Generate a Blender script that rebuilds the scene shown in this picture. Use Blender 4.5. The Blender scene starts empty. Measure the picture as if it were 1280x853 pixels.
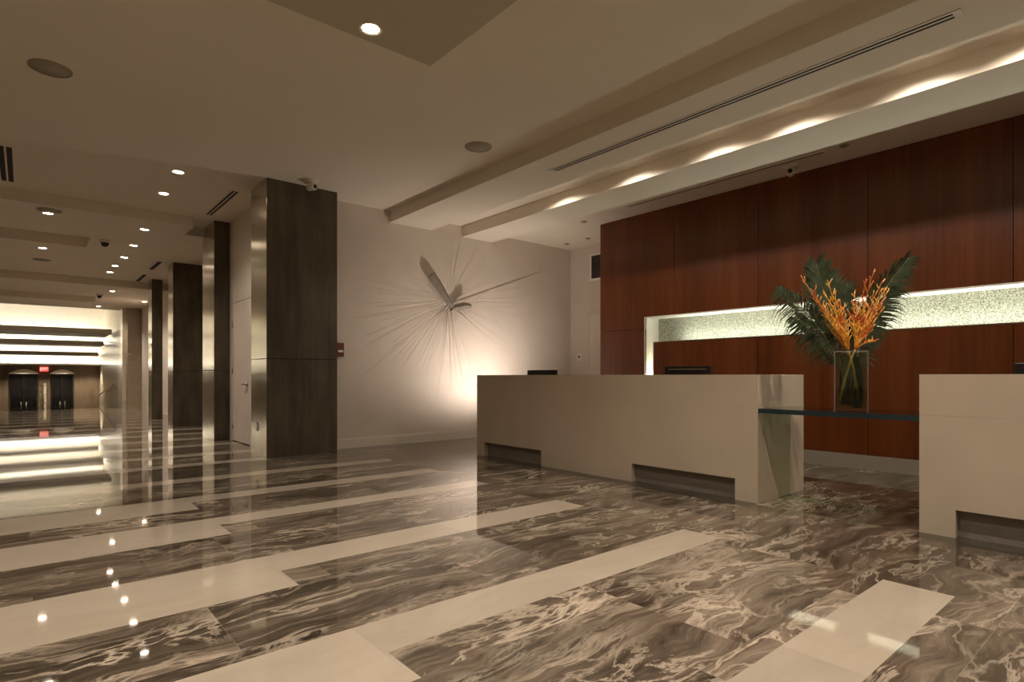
import bpy, bmesh, math, random
from mathutils import Vector, Matrix
R = random.Random(7)
PI = math.pi
scene = bpy.context.scene
col = scene.collection

# ------------------------------------------------------------------ helpers
class MB:
    """collects shapes into one bmesh"""
    def __init__(s):
        s.bm = bmesh.new()
    def quad(s, pts, mi=0, smooth=False):
        vs = [s.bm.verts.new(p) for p in pts]
        f = s.bm.faces.new(vs); f.material_index = mi; f.smooth = smooth
        return f
    def box(s, x0, x1, y0, y1, z0, z1, mi=0, side=None):
        """side: material index for the faces looking along X"""
        p = [(x0,y0,z0),(x1,y0,z0),(x1,y1,z0),(x0,y1,z0),(x0,y0,z1),(x1,y0,z1),(x1,y1,z1),(x0,y1,z1)]
        v = [s.bm.verts.new(q) for q in p]
        for k, idx in enumerate(((0,3,2,1),(4,5,6,7),(0,1,5,4),(1,2,6,5),(2,3,7,6),(3,0,4,7))):
            f = s.bm.faces.new([v[i] for i in idx])
            f.material_index = side if (side is not None and k in (3,5)) else mi
        return s
    def lathe(s, prof, c=(0,0,0), n=32, mi=0, axis='z'):
        """prof: list of (r, h); closed ends where r = 0"""
        rings = []
        def P(r, h, a):
            x, y = r*math.cos(a), r*math.sin(a)
            if axis == 'z': q = (x, y, h)
            elif axis == 'x': q = (h, x, y)
            else: q = (x, h, y)
            return (q[0]+c[0], q[1]+c[1], q[2]+c[2])
        for r, h in prof:
            if r < 1e-6: rings.append([s.bm.verts.new(P(0, h, 0))])
            else: rings.append([s.bm.verts.new(P(r, h, 2*PI*k/n)) for k in range(n)])
        for a, b in zip(rings[:-1], rings[1:]):
            for k in range(n):
                k2 = (k+1) % n
                va = [a[0]] if len(a) == 1 else [a[k], a[k2]]
                vb = [b[0]] if len(b) == 1 else [b[k2], b[k]]
                vs = va + vb
                if len(vs) >= 3:
                    f = s.bm.faces.new(vs); f.material_index = mi; f.smooth = True
        return s
    def tube(s, pts, rad, n=6, mi=0, caps=True):
        pts = [Vector(p) for p in pts]
        if not isinstance(rad, (list, tuple)): rad = [rad]*len(pts)
        rings = []
        up = Vector((0.31, 0.17, 0.93)).normalized()
        for i, p in enumerate(pts):
            t = (pts[min(i+1, len(pts)-1)] - pts[max(i-1, 0)]).normalized()
            u = t.cross(up)
            if u.length < 1e-3: u = t.cross(Vector((1,0,0)))
            u.normalize(); w = t.cross(u)
            rings.append([s.bm.verts.new(p + (u*math.cos(2*PI*k/n) + w*math.sin(2*PI*k/n))*rad[i]) for k in range(n)])
        for a, b in zip(rings[:-1], rings[1:]):
            for k in range(n):
                f = s.bm.faces.new((a[k], a[(k+1)%n], b[(k+1)%n], b[k])); f.material_index = mi; f.smooth = True
        if caps:
            for r in (rings[0], rings[-1]):
                f = s.bm.faces.new(r); f.material_index = mi
        return s
    def build(s, name, mats, parent=None, loc=None, bevel=0):
        me = bpy.data.meshes.new(name)
        bmesh.ops.recalc_face_normals(s.bm, faces=s.bm.faces)
        if loc is not None:
            bmesh.ops.translate(s.bm, verts=s.bm.verts, vec=-Vector(loc))
        s.bm.to_mesh(me); s.bm.free()
        o = bpy.data.objects.new(name, me); col.objects.link(o)
        for m in (mats if isinstance(mats, (list, tuple)) else [mats]): me.materials.append(m)
        if loc is not None: o.location = loc
        if parent is not None:
            o.parent = parent
            if loc is None:
                o.location = -parent.location     # coordinates were given in world space
        if bevel:
            b = o.modifiers.new('bevel', 'BEVEL'); b.width = bevel; b.segments = 2; b.limit_method = 'ANGLE'
        return o

def tag(o, label=None, cat=None, group=None, kind=None):
    if label: o['label'] = label
    if cat: o['category'] = cat
    if group: o['group'] = group
    if kind: o['kind'] = kind
    return o
def thing(name, loc, label, cat, group=None):
    o = bpy.data.objects.new(name, None); col.objects.link(o)
    o.location = loc; o.empty_display_size = .1
    return tag(o, label, cat, group)
def structure(o): o['kind'] = 'structure'; return o
def copy_thing(src, loc, label, rotz=0):
    r = src.copy(); col.objects.link(r); r.location = loc; r.rotation_euler = (0,0,rotz); r['label'] = label
    for ch in list(src.children):
        c = ch.copy(); col.objects.link(c); c.parent = r
        for g in list(ch.children):
            d = g.copy(); col.objects.link(d); d.parent = c
    return r

# ------------------------------------------------------------------ materials
def new_mat(name):
    m = bpy.data.materials.new(name); m.use_nodes = True
    nt = m.node_tree
    return m, nt, nt.nodes['Principled BSDF']
def N(nt, t, **kw):
    n = nt.nodes.new(t)
    for k, v in kw.items():
        if hasattr(n, k): setattr(n, k, v)
        else: n.inputs[k].default_value = v
    return n
def ramp(nt, stops, interp='LINEAR'):
    r = nt.nodes.new('ShaderNodeValToRGB'); e = r.color_ramp; e.interpolation = interp
    while len(e.elements) < len(stops): e.elements.new(0.5)
    for el, (p, c) in zip(e.elements, stops):
        el.position = p; el.color = (*c, 1)
    return r
def mapping(nt, scale, src='Object', rot=(0,0,0)):
    tc = nt.nodes.new('ShaderNodeTexCoord'); mp = nt.nodes.new('ShaderNodeMapping')
    mp.inputs['Scale'].default_value = scale; mp.inputs['Rotation'].default_value = rot
    if src == 'World':
        g = nt.nodes.new('ShaderNodeNewGeometry'); nt.links.new(g.outputs['Position'], mp.inputs['Vector'])
    else:
        nt.links.new(tc.outputs[src], mp.inputs['Vector'])
    return mp
def simple(name, colr, rough=.5, metal=0, var=.06, scale=8, bump=0, spec=.5, coat=0):
    """plain material with a slight mottled variation"""
    m, nt, b = new_mat(name)
    mp = mapping(nt, (scale,)*3, 'World')
    nz = N(nt, 'ShaderNodeTexNoise', Scale=1.0, Detail=5.0)
    nt.links.new(mp.outputs[0], nz.inputs['Vector'])
    lo = tuple(max(0, c*(1-var)) for c in colr); hi = tuple(min(1, c*(1+var)) for c in colr)
    r = ramp(nt, [(.3, lo), (.7, hi)])
    nt.links.new(nz.outputs['Fac'], r.inputs['Fac']); nt.links.new(r.outputs['Color'], b.inputs['Base Color'])
    b.inputs['Roughness'].default_value = rough; b.inputs['Metallic'].default_value = metal
    b.inputs['Specular IOR Level'].default_value = spec
    b.inputs['Coat Weight'].default_value = coat
    if bump:
        bp = N(nt, 'ShaderNodeBump', Strength=bump, Distance=.01)
        nt.links.new(nz.outputs['Fac'], bp.inputs['Height']); nt.links.new(bp.outputs[0], b.inputs['Normal'])
    return m
def emit(name, colr, strength):
    m, nt, b = new_mat(name)
    b.inputs['Base Color'].default_value = (.8,.8,.8,1)
    b.inputs['Emission Color'].default_value = (*colr, 1); b.inputs['Emission Strength'].default_value = strength
    return m
def streaky(name, a, c, scale, rough, metal, aniso=0, rvar=.1, bump=0, coat=0):
    """stretched streaks: brushed metal, patina, wood grain"""
    m, nt, b = new_mat(name)
    mp = mapping(nt, scale, 'World')
    n1 = N(nt, 'ShaderNodeTexNoise', Scale=1.0, Detail=8.0, Roughness=.6, Distortion=.3)
    nt.links.new(mp.outputs[0], n1.inputs['Vector'])
    mp2 = mapping(nt, (1.3,1.3,.8), 'World')
    n2 = N(nt, 'ShaderNodeTexNoise', Scale=1.4, Detail=4.0)
    nt.links.new(mp2.outputs[0], n2.inputs['Vector'])
    mx = N(nt, 'ShaderNodeMix', data_type='FLOAT'); mx.inputs[0].default_value = .5
    nt.links.new(n1.outputs['Fac'], mx.inputs[2]); nt.links.new(n2.outputs['Fac'], mx.inputs[3])
    r = ramp(nt, [(.33, a), (.66, c)])
    nt.links.new(mx.outputs[0], r.inputs['Fac']); nt.links.new(r.outputs['Color'], b.inputs['Base Color'])
    rr = N(nt, 'ShaderNodeMapRange'); rr.inputs['To Min'].default_value = rough-rvar; rr.inputs['To Max'].default_value = rough+rvar
    nt.links.new(n1.outputs['Fac'], rr.inputs['Value']); nt.links.new(rr.outputs[0], b.inputs['Roughness'])
    b.inputs['Metallic'].default_value = metal; b.inputs['Anisotropic'].default_value = aniso
    b.inputs['Coat Weight'].default_value = coat; b.inputs['Coat Roughness'].default_value = .15
    if bump:
        bp = N(nt, 'ShaderNodeBump', Strength=bump, Distance=.004)
        nt.links.new(n1.outputs['Fac'], bp.inputs['Height']); nt.links.new(bp.outputs[0], b.inputs['Normal'])
    return m

def marble(name, stops, tile, vein, scale, rough, offs=(0,0), flow=(1,1), joint=.35, distort=2.2, spec=.5, veins=1.0, tone=(.85,1.15), fine=.35):
    """stone tiles: each tile takes its own piece of the veined block"""
    m, nt, b = new_mat(name)
    L = nt.links.new
    g = nt.nodes.new('ShaderNodeNewGeometry')
    ad = N(nt, 'ShaderNodeVectorMath', operation='ADD'); ad.inputs[1].default_value = (offs[0], offs[1], 0)
    L(g.outputs['Position'], ad.inputs[0])
    dv = N(nt, 'ShaderNodeVectorMath', operation='DIVIDE'); dv.inputs[1].default_value = (tile[0], tile[1], 1e6)
    L(ad.outputs[0], dv.inputs[0])
    # rows are shifted against each other along X
    sx = nt.nodes.new('ShaderNodeSeparateXYZ'); L(dv.outputs[0], sx.inputs[0])
    fy = N(nt, 'ShaderNodeMath', operation='FLOOR'); L(sx.outputs[1], fy.inputs[0])
    wn0 = N(nt, 'ShaderNodeTexWhiteNoise', noise_dimensions='1D'); L(fy.outputs[0], wn0.inputs['W'])
    qn = N(nt, 'ShaderNodeMath', operation='SNAP'); L(wn0.outputs['Value'], qn.inputs[0]); qn.inputs[1].default_value = .25
    xa = N(nt, 'ShaderNodeMath', operation='ADD'); L(sx.outputs[0], xa.inputs[0]); L(qn.outputs[0], xa.inputs[1])
    fx = N(nt, 'ShaderNodeMath', operation='FLOOR'); L(xa.outputs[0], fx.inputs[0])
    cell = nt.nodes.new('ShaderNodeCombineXYZ'); L(fx.outputs[0], cell.inputs[0]); L(fy.outputs[0], cell.inputs[1])
    wn = N(nt, 'ShaderNodeTexWhiteNoise', noise_dimensions='3D'); L(cell.outputs[0], wn.inputs['Vector'])
    sc = N(nt, 'ShaderNodeVectorMath', operation='SCALE'); sc.inputs['Scale'].default_value = 7.0; L(wn.outputs['Color'], sc.inputs[0])
    p2 = N(nt, 'ShaderNodeVectorMath', operation='ADD'); L(g.outputs['Position'], p2.inputs[0]); L(sc.outputs[0], p2.inputs[1])
    # bend the layers
    wz = N(nt, 'ShaderNodeTexNoise', Scale=1.1, Detail=3.0); L(p2.outputs[0], wz.inputs['Vector'])
    wc = N(nt, 'ShaderNodeVectorMath', operation='SUBTRACT'); L(wz.outputs['Color'], wc.inputs[0]); wc.inputs[1].default_value = (.5,.5,.5)
    ws = N(nt, 'ShaderNodeVectorMath', operation='SCALE'); ws.inputs['Scale'].default_value = distort; L(wc.outputs[0], ws.inputs[0])
    wp = N(nt, 'ShaderNodeVectorMath', operation='ADD'); L(p2.outputs[0], wp.inputs[0]); L(ws.outputs[0], wp.inputs[1])
    fl = N(nt, 'ShaderNodeVectorMath', operation='MULTIPLY'); fl.inputs[1].default_value = (flow[0], flow[1], 1); L(wp.outputs[0], fl.inputs[0])
    n1 = N(nt, 'ShaderNodeTexNoise', Scale=scale, Detail=12.0, Roughness=.66, Distortion=.25); L(fl.outputs[0], n1.inputs['Vector'])
    f1 = N(nt, 'ShaderNodeVectorMath', operation='MULTIPLY'); f1.inputs[1].default_value = (.6, 2.6, 1); L(fl.outputs[0], f1.inputs[0])
    nf = N(nt, 'ShaderNodeTexNoise', Scale=scale*3.2, Detail=8.0, Roughness=.7, Distortion=.6); L(f1.outputs[0], nf.inputs['Vector'])
    mf = N(nt, 'ShaderNodeMix', data_type='FLOAT'); mf.inputs[0].default_value = fine; L(n1.outputs['Fac'], mf.inputs[2]); L(nf.outputs['Fac'], mf.inputs[3])
    r1 = ramp(nt, stops); L(mf.outputs[0], r1.inputs['Fac'])
    # thin pale veins where two other noises cross their middle
    o2 = N(nt, 'ShaderNodeVectorMath', operation='ADD'); o2.inputs[1].default_value = (13.1, 4.7, 2.0); L(fl.outputs[0], o2.inputs[0])
    tot = None
    for k, (sc_, wd) in enumerate(((.8, .016), (2.1, .020))):
        n2 = N(nt, 'ShaderNodeTexNoise', Scale=scale*sc_, Detail=8.0, Roughness=.62, Distortion=.5); L(o2.outputs[0], n2.inputs['Vector'])
        v1 = ramp(nt, [(.5-wd*1.8, (0,0,0)), (.499, (1,1,1)), (.501, (1,1,1)), (.5+wd, (0,0,0))]); L(n2.outputs['Fac'], v1.inputs['Fac'])
        tot = v1.outputs['Color'] if tot is None else (lambda a, c: (L(a, c.inputs[0]), L(v1.outputs['Color'], c.inputs[1]), c.outputs[0])[2])(tot, N(nt, 'ShaderNodeMath', operation='MAXIMUM'))
    n3 = N(nt, 'ShaderNodeTexNoise', Scale=scale*1.6, Detail=4.0); L(fl.outputs[0], n3.inputs['Vector'])
    k3 = ramp(nt, [(.38,(0,0,0)), (.68,(1,1,1))]); L(n3.outputs['Fac'], k3.inputs['Fac'])
    v2 = N(nt, 'ShaderNodeMath', operation='MULTIPLY'); L(tot, v2.inputs[0]); L(k3.outputs['Color'], v2.inputs[1])
    v3 = N(nt, 'ShaderNodeMath', operation='MULTIPLY'); L(v2.outputs[0], v3.inputs[0]); v3.inputs[1].default_value = veins
    mx = N(nt, 'ShaderNodeMix', data_type='RGBA'); L(v3.outputs[0], mx.inputs[0]); L(r1.outputs['Color'], mx.inputs[6]); mx.inputs[7].default_value = (*vein, 1)
    tv = N(nt, 'ShaderNodeMapRange'); tv.inputs['To Min'].default_value = tone[0]; tv.inputs['To Max'].default_value = tone[1]; L(wn.outputs['Value'], tv.inputs['Value'])
    hs = N(nt, 'ShaderNodeHueSaturation'); L(mx.outputs[2], hs.inputs['Color']); L(tv.outputs[0], hs.inputs['Value'])
    def edge(src, size):
        fr = N(nt, 'ShaderNodeMath', operation='FRACT'); L(src, fr.inputs[0])
        c = N(nt, 'ShaderNodeMath', operation='SUBTRACT'); L(fr.outputs[0], c.inputs[0]); c.inputs[1].default_value = .5
        a = N(nt, 'ShaderNodeMath', operation='ABSOLUTE'); L(c.outputs[0], a.inputs[0])
        t = N(nt, 'ShaderNodeMath', operation='GREATER_THAN'); L(a.outputs[0], t.inputs[0]); t.inputs[1].default_value = .5 - .0014/size
        return t.outputs[0]
    e = N(nt, 'ShaderNodeMath', operation='MAXIMUM'); L(edge(xa.outputs[0], tile[0]), e.inputs[0]); L(edge(sx.outputs[1], tile[1]), e.inputs[1])
    em = N(nt, 'ShaderNodeMath', operation='MULTIPLY'); L(e.outputs[0], em.inputs[0]); em.inputs[1].default_value = joint
    m2 = N(nt, 'ShaderNodeMix', data_type='RGBA'); L(em.outputs[0], m2.inputs[0]); L(hs.outputs['Color'], m2.inputs[6]); m2.inputs[7].default_value = (*[c*.8 for c in vein], 1)
    L(m2.outputs[2], b.inputs['Base Color'])
    b.inputs['Roughness'].default_value = rough
    b.inputs['Specular IOR Level'].default_value = spec
    return m

M = {}
M['paint'] = simple('ceiling_paint', (.78,.71,.60), .75, var=.015, scale=1.5)
M['panel_shaded'] = simple('panel_shaded', (.50,.445,.34), .7, var=.015, scale=1.5)  # ceiling colour darkened, the panel's shade is put into it
M['wall'] = simple('wall_plaster', (.70,.62,.54), .7, var=.03, scale=3, bump=.06)
M['white'] = simple('white_paint', (.85,.81,.74), .5, var=.02)
M['trim'] = simple('trim_paint', (.74,.67,.58), .45, var=.02)
M['dark_stone'] = marble('brown_marble', [(.36,(.023,.018,.0125)), (.45,(.058,.045,.032)), (.515,(.102,.079,.057)), (.585,(.17,.135,.10)), (.67,(.31,.255,.195))],
                         (1.22,.61), (.52,.44,.34), 1.15, .035, offs=(-.64+1.22,.07), flow=(.6,1.9), joint=.22, distort=.5, spec=.4, veins=.8, fine=.48)
M['white_stone'] = marble('cream_marble', [(.3,(.32,.272,.21)), (.5,(.395,.34,.268)), (.7,(.445,.39,.315))],
                         (1.22,5.0), (.38,.32,.25), .9, .04, offs=(.78,1.0), flow=(.8,1.6), joint=.45, distort=.4, spec=.4, veins=.45, tone=(.92,1.06), fine=.2)
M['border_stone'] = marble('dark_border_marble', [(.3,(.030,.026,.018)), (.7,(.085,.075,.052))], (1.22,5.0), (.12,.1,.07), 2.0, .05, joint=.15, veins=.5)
M['wood'] = None
M['metal_lit'] = streaky('brushed_metal_lit', (.48,.44,.34), (.62,.57,.46), (60,60,1.2), .22, .9, aniso=.5, rvar=.06)  # the columns' own metal, paler: bright reflections on the sides put into colour
M['bronze'] = streaky('bronze_patina_dark', (.038,.029,.019), (.145,.118,.080), (10,10,.9), .48, .35, rvar=.14, bump=.2)  # same metal on the fronts, dark reflections put into its colour
M['limestone'] = simple('limestone', (.54,.455,.35), .4, var=.05, scale=2.5, spec=.4)
M['kick'] = streaky('kick_metal', (.22,.19,.16), (.30,.26,.22), (1,40,40), .35, .25)
M['base_stone'] = simple('base_stone', (.34,.30,.25), .3, var=.06)
M['blade'] = simple('sculpture_stone', (.24,.205,.165), .7, var=.12, scale=20)  # stone grey darkened for the shade on the blade fronts
M['black'] = simple('black_plastic', (.018,.016,.015), .3)
M['grey_plastic'] = simple('grey_plastic', (.10,.09,.08), .35)
M['screen'] = simple('screen_glass', (.02,.022,.03), .08)
M['dark'] = simple('slot_black', (.012,.010,.008), .8)
M['speaker'] = simple('speaker_grille', (.36,.31,.23), .7, var=.1, scale=300)
M['chrome'] = simple('chrome', (.6,.55,.47), .22, metal=1, var=.03)
M['dome'] = simple('dark_dome', (.012,.010,.010), .06)
M['lens'] = emit('lamp_lens', (1,.83,.62), 16)
M['led'] = emit('led_strip', (.97,1,.82), 7.5)
M['led_dim'] = emit('led_strip_dim', (.98,1,.82), 4)
M['cove'] = emit('cove_lamp', (1,.94,.80), 17)
M['cove_low'] = emit('cove_lamp_low', (1,.94,.80), 5)
M['beam_paint'] = simple('beam_paint', (.40,.35,.27), .6, var=.02)
M['red'] = simple('red_plastic', (.17,.04,.022), .4)
M['sign_red'] = emit('sign_red', (1,.09,.07), .32)
M['sign_letter'] = emit('sign_letter', (1,.45,.38), .5)
M['brown_panel'] = marble('brown_wall_stone', [(.3,(.20,.155,.11)), (.5,(.27,.215,.155)), (.7,(.35,.29,.215))], (3,3), (.34,.27,.2), 1.2, .2, joint=.0)
M['light_marble'] = marble('pale_wall_marble', [(.25,(.52,.46,.36)), (.5,(.62,.56,.46)), (.75,(.70,.64,.54))], (3,3), (.45,.39,.3), 1.0, .3, joint=.0)
M['far_wood'] = streaky('far_wall_wood', (.13,.10,.068), (.24,.19,.13), (7,7,.7), .4, 0)
M['leaf'] = simple('palm_green', (.052,.072,.038), .30, var=.5, scale=14)
M['leaf_light'] = simple('palm_midrib', (.10,.12,.05), .45)
M['green_stem'] = simple('green_stem', (.48,.36,.09), .5)
M['soil'] = simple('pot', (.06,.045,.03), .6)

# mahogany veneer
def wood():
    m, nt, b = new_mat('mahogany_veneer')
    L = nt.links.new
    mp = mapping(nt, (22,22,.9), 'World'); n1 = N(nt, 'ShaderNodeTexNoise', Scale=1.0, Detail=7.0, Roughness=.6, Distortion=.5); L(mp.outputs[0], n1.inputs['Vector'])
    mp2 = mapping(nt, (3.2,3.2,.25), 'World'); n2 = N(nt, 'ShaderNodeTexNoise', Scale=1.0, Detail=3.0); L(mp2.outputs[0], n2.inputs['Vector'])
    mx = N(nt, 'ShaderNodeMix', data_type='FLOAT'); mx.inputs[0].default_value = .55; L(n1.outputs['Fac'], mx.inputs[2]); L(n2.outputs['Fac'], mx.inputs[3])
    r = ramp(nt, [(.30, (.078,.0185,.0042)), (.5, (.145,.037,.0085)), (.70, (.205,.060,.0145))]); L(mx.outputs[0], r.inputs['Fac'])
    L(r.outputs['Color'], b.inputs['Base Color'])
    b.inputs['Roughness'].default_value = .30; b.inputs['Specular IOR Level'].default_value = .45
    return m
M['wood'] = wood()
# crackled glass in the lit niche
def crackle():
    m, nt, b = new_mat('sparkling_glass')
    L = nt.links.new
    mp = mapping(nt, (1,1,1), 'World')
    v = N(nt, 'ShaderNodeTexVoronoi', Scale=170.0); L(mp.outputs[0], v.inputs['Vector'])
    n = N(nt, 'ShaderNodeTexNoise', Scale=60.0, Detail=6.0); L(mp.outputs[0], n.inputs['Vector'])
    mx = N(nt, 'ShaderNodeMix', data_type='FLOAT'); mx.inputs[0].default_value = .5; L(v.outputs['Color'], mx.inputs[2]); L(n.outputs['Fac'], mx.inputs[3])
    r = ramp(nt, [(.36,(.15,.15,.115)), (.5,(.36,.36,.295)), (.64,(.64,.64,.55))]); L(mx.outputs[0], r.inputs['Fac']); L(r.outputs['Color'], b.inputs['Base Color'])
    b.inputs['Roughness'].default_value = .3
    bp = N(nt, 'ShaderNodeBump', Strength=.4, Distance=.004); L(mx.outputs[0], bp.inputs['Height']); L(bp.outputs[0], b.inputs['Normal'])
    return m
M['crackle'] = crackle()
def clear(name, tint, gloss, ior=1.45, haze=0):
    """thin clear glass: tinted see-through with a glossy skin"""
    m, nt, b = new_mat(name)
    L = nt.links.new
    nt.nodes.remove(b)
    t = N(nt, 'ShaderNodeBsdfTransparent'); t.inputs['Color'].default_value = (*tint, 1)
    g = N(nt, 'ShaderNodeBsdfGlossy'); g.inputs['Roughness'].default_value = gloss
    f = N(nt, 'ShaderNodeFresnel'); f.inputs['IOR'].default_value = ior
    nz = N(nt, 'ShaderNodeTexNoise', Scale=3.0); r = ramp(nt, [(0, (.92,.95,.92)), (1, (1,1,1))])
    L(nz.outputs['Fac'], r.inputs['Fac']); L(r.outputs['Color'], g.inputs['Color'])
    mx = N(nt, 'ShaderNodeMixShader'); L(f.outputs[0], mx.inputs[0]); L(t.outputs[0], mx.inputs[1]); L(g.outputs[0], mx.inputs[2])
    out = mx.outputs[0]
    if haze:
        d = N(nt, 'ShaderNodeBsdfDiffuse'); L(r.outputs['Color'], d.inputs['Color'])
        m2 = N(nt, 'ShaderNodeMixShader'); m2.inputs[0].default_value = haze; L(out, m2.inputs[1]); L(d.outputs[0], m2.inputs[2]); out = m2.outputs[0]
    L(out, nt.nodes['Material Output'].inputs['Surface'])
    return m
M['shelf_glass'] = clear('shelf_glass', (.82,.91,.85), .02, 1.5)
M['vase_glass'] = clear('vase_glass', (.96,.975,.95), .02, 1.5)
M['water'] = clear('vase_water', (.80,.84,.50), .02, 1.33)
M['edge_glint'] = clear('edge_glint', (.80,.86,.78), .1, 1.7, .35)  # pale haze that paints the bright glints on the vase's glass edges
M['door_glass'] = simple('night_glass', (.012,.012,.012), .05)
M['glass_edge'] = streaky('glass_edge', (.010,.022,.026), (.028,.050,.058), (1,1,120), .15, 0)
def orange():
    m, nt, b = new_mat('orange_sprig')
    L = nt.links.new
    mp = mapping(nt, (1,1,1), 'World'); n = N(nt, 'ShaderNodeTexNoise', Scale=13.0, Detail=4.0); L(mp.outputs[0], n.inputs['Vector'])
    r = ramp(nt, [(.36,(.58,.10,.015)), (.46,(.74,.28,.03)), (.60,(.82,.47,.07))]); L(n.outputs['Fac'], r.inputs['Fac']); L(r.outputs['Color'], b.inputs['Base Color'])
    b.inputs['Roughness'].default_value = .5
    return m
M['orange'] = orange()

# ------------------------------------------------------------------ room shell
ZC, ZS, ZK, ZL, ZD = 3.59, 3.42, 3.43, 3.26, 3.55      # main ceiling, desk soffits, corridor soffit, low corridor, ceiling by the wood wall
XL, XR, YB, YA, YE = -7.0, 8.28, -5.0, 8.0, 23.2

# floor: one mesh, cream inlay strips cut into the brown field
cream = []   # (y0, y1, y0 left of the step, x end)
for y0, y1, yl, xe in ((.745,1.05,.745,3.414),(2.0,2.285,1.753,3.48),(3.205,3.525,2.93,3.48),(4.47,4.72,4.172,3.48),(5.41,5.66,5.115,3.53),
                       (6.47,6.72,6.47,3.53),(7.60,7.86,7.60,3.2),(8.50,8.78,8.50,3.2),(9.66,9.92,9.66,3.2)):
    cream.append((y0, y1, yl, xe))
y = 10.72
while y < 22.6:
    cream.append((y, y+.27, y, 3.2)); y += 1.03
for k in range(1, 4):
    cream.append((.745-1.23*k, 1.03-1.23*k, .745-1.23*k, 3.414))
BX0, BX1 = 4.47, 4.75  # border marble, carried on into the kick recess to darken its floor
xs = sorted({XL, 1.065, 3.2, 3.414, 3.48, 3.53, BX0, BX1, 8.6})
ys = {YB, YE, 6.40, 6.22, 2.34, 1.21}
for a in cream: ys.update(a[:3])
ys = sorted(ys)
mb = MB()
for xa, xb in zip(xs[:-1], xs[1:]):
    for ya, yb in zip(ys[:-1], ys[1:]):
        cx, cy = (xa+xb)/2, (ya+yb)/2
        mi = 0
        for y0, y1, yl, xe in cream:
            if cx < xe and y0 < cy < y1: mi = 1
            if cx < 1.065 and yl < cy < y1: mi = 1
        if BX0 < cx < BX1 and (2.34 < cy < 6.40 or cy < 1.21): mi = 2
        mb.quad([(xa,ya,0),(xb,ya,0),(xb,yb,0),(xa,yb,0)], mi)
mb.box(XL, 8.6, YB, YE, -.3, -.02, 0)
bmesh.ops.remove_doubles(mb.bm, verts=mb.bm.verts, dist=1e-5)
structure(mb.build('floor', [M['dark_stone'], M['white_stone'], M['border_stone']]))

mb = MB()
mb.box(XL, 8.6, YB, 11.0, ZC, ZC+.2)
mb.box(6.30, 8.6, YB, YA+.2, ZD, ZC+.1)                 # by the wood wall
structure(mb.build('ceiling', M['paint']))
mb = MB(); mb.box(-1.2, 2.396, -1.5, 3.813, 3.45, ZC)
tag(structure(mb.build('ceiling_panel', M['panel_shaded'])), 'square dropped ceiling panel')
mb = MB(); mb.box(4.29, 5.05, YB, YA, ZS, ZC)
structure(mb.build('trim_1', M['paint']))
mb = MB(); mb.box(5.66, 6.30, YB, YA, ZS-.01, ZC)
structure(mb.build('trim_2', M['paint']))
# corridor soffit with its notch at the second column and a recessed pocket
mb = MB()
for b in ((XL,.87,10.3,12.2),(XL,.87,13.2,17.2),(.87,2.06,10.3,17.2),(2.06,3.2,10.95,17.2)):
    mb.box(*b, ZK, ZC+.1)
mb.box(XL, .9, 12.1, 13.3, ZC+.02, ZC+.12)
structure(mb.build('trim_3', M['paint']))
mb = MB(); mb.box(XL, 3.4, 17.2, YE, ZL, ZC+.1); mb.box(XL, 1.52, 19.7, 20.75, 3.10, ZL)
structure(mb.build('trim_4', M['paint']))

mb = MB(); mb.box(2.6, 8.6, YA, YA+.2, 0, ZC)
structure(mb.build('wall_back', M['wall']))
mb = MB(); mb.box(3.3, 8.28, YA-.016, YA, 0, .125); mb.box(3.3, 8.28, YA-.010, YA, .125, .14)
structure(mb.build('baseboard_back', M['trim']))
mb = MB(); mb.box(XR, 8.6, 4, YA, 0, ZC)
structure(mb.build('wall_right', M['wall']))
# corridor wall: a short run with the door, then set back
mb = MB(); mb.box(2.6, 2.95, YA, 9.17, 0, ZC); mb.box(2.6, 2.95, 10.17, 11.0, 0, ZC); mb.box(2.6, 2.95, 9.17, 10.17, 2.27, ZC)
mb.box(2.68, 2.95, 9.17, 10.17, 0, 2.27)
mb.box(2.95, 3.2, YA+.2, 22.4, 0, ZC)
structure(mb.build('wall_corridor', M['wall']))
mb = MB(); mb.box(XL-.2, XL, YB-.2, YE, 0, ZC)
structure(mb.build('wall_left', M['wall']))
mb = MB(); mb.box(XL-.2, 8.6, YB-.2, YB, 0, ZC)
structure(mb.build('wall_front', M['wall']))

# wood feature wall: thick block with separate veneer panels, a long niche and a slim vertical slot
XW = 7.25
joints = [6.33, 4.92, 3.65, 2.38, 1.13, -.12, -1.37, -2.62, -3.87, YB]
NT, NB, NE = 1.945, 1.572, 5.43          # niche top, bottom, left end
def wood_wall():
    mb = MB(); g = .003
    fx0, fx1 = XW, XW+.03
    for a, b in zip(joints[:-1], joints[1:]):
        y0, y1 = b+g, a-g
        if a == joints[0]:
            mb.box(fx0, fx1, NE, y1, 1.78+g, ZD-.004); mb.box(fx0, fx1, NE, y1, .17, 1.78-g)
            mb.box(fx0, fx1, y0, NE, NT, ZD-.004)
            mb.box(fx0, fx1, y0, NE-.145, .17, NB)
        else:
            mb.box(fx0, fx1, y0, y1, NT, ZD-.004); mb.box(fx0, fx1, y0, y1, .17, NB)
    # dark core behind the panels, leaving the niche and slot open
    mb.box(fx1, 7.85, NE+.012, joints[0]-.01, 0, ZD-.004, 0)
    mb.box(fx1, 7.85, YB, NE+.012, NT+.012, ZD-.004, 0)
    mb.box(fx1, 7.85, YB, NE-.157, 0, NB-.012, 0)
    mb.box(7.64, 7.85, YB, NE+.012, NB-.012, NT+.012, 0)
    mb.box(7.64, 7.85, NE-.157, NE+.012, 0, NB-.012, 0)
    return mb.build('wall_wood', M['wood'])
structure(wood_wall())
mb = MB(); mb.box(XW-.018, XW, YB, 6.33, 0, .165)
structure(mb.build('baseboard_wood', M['base_stone']))
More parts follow.
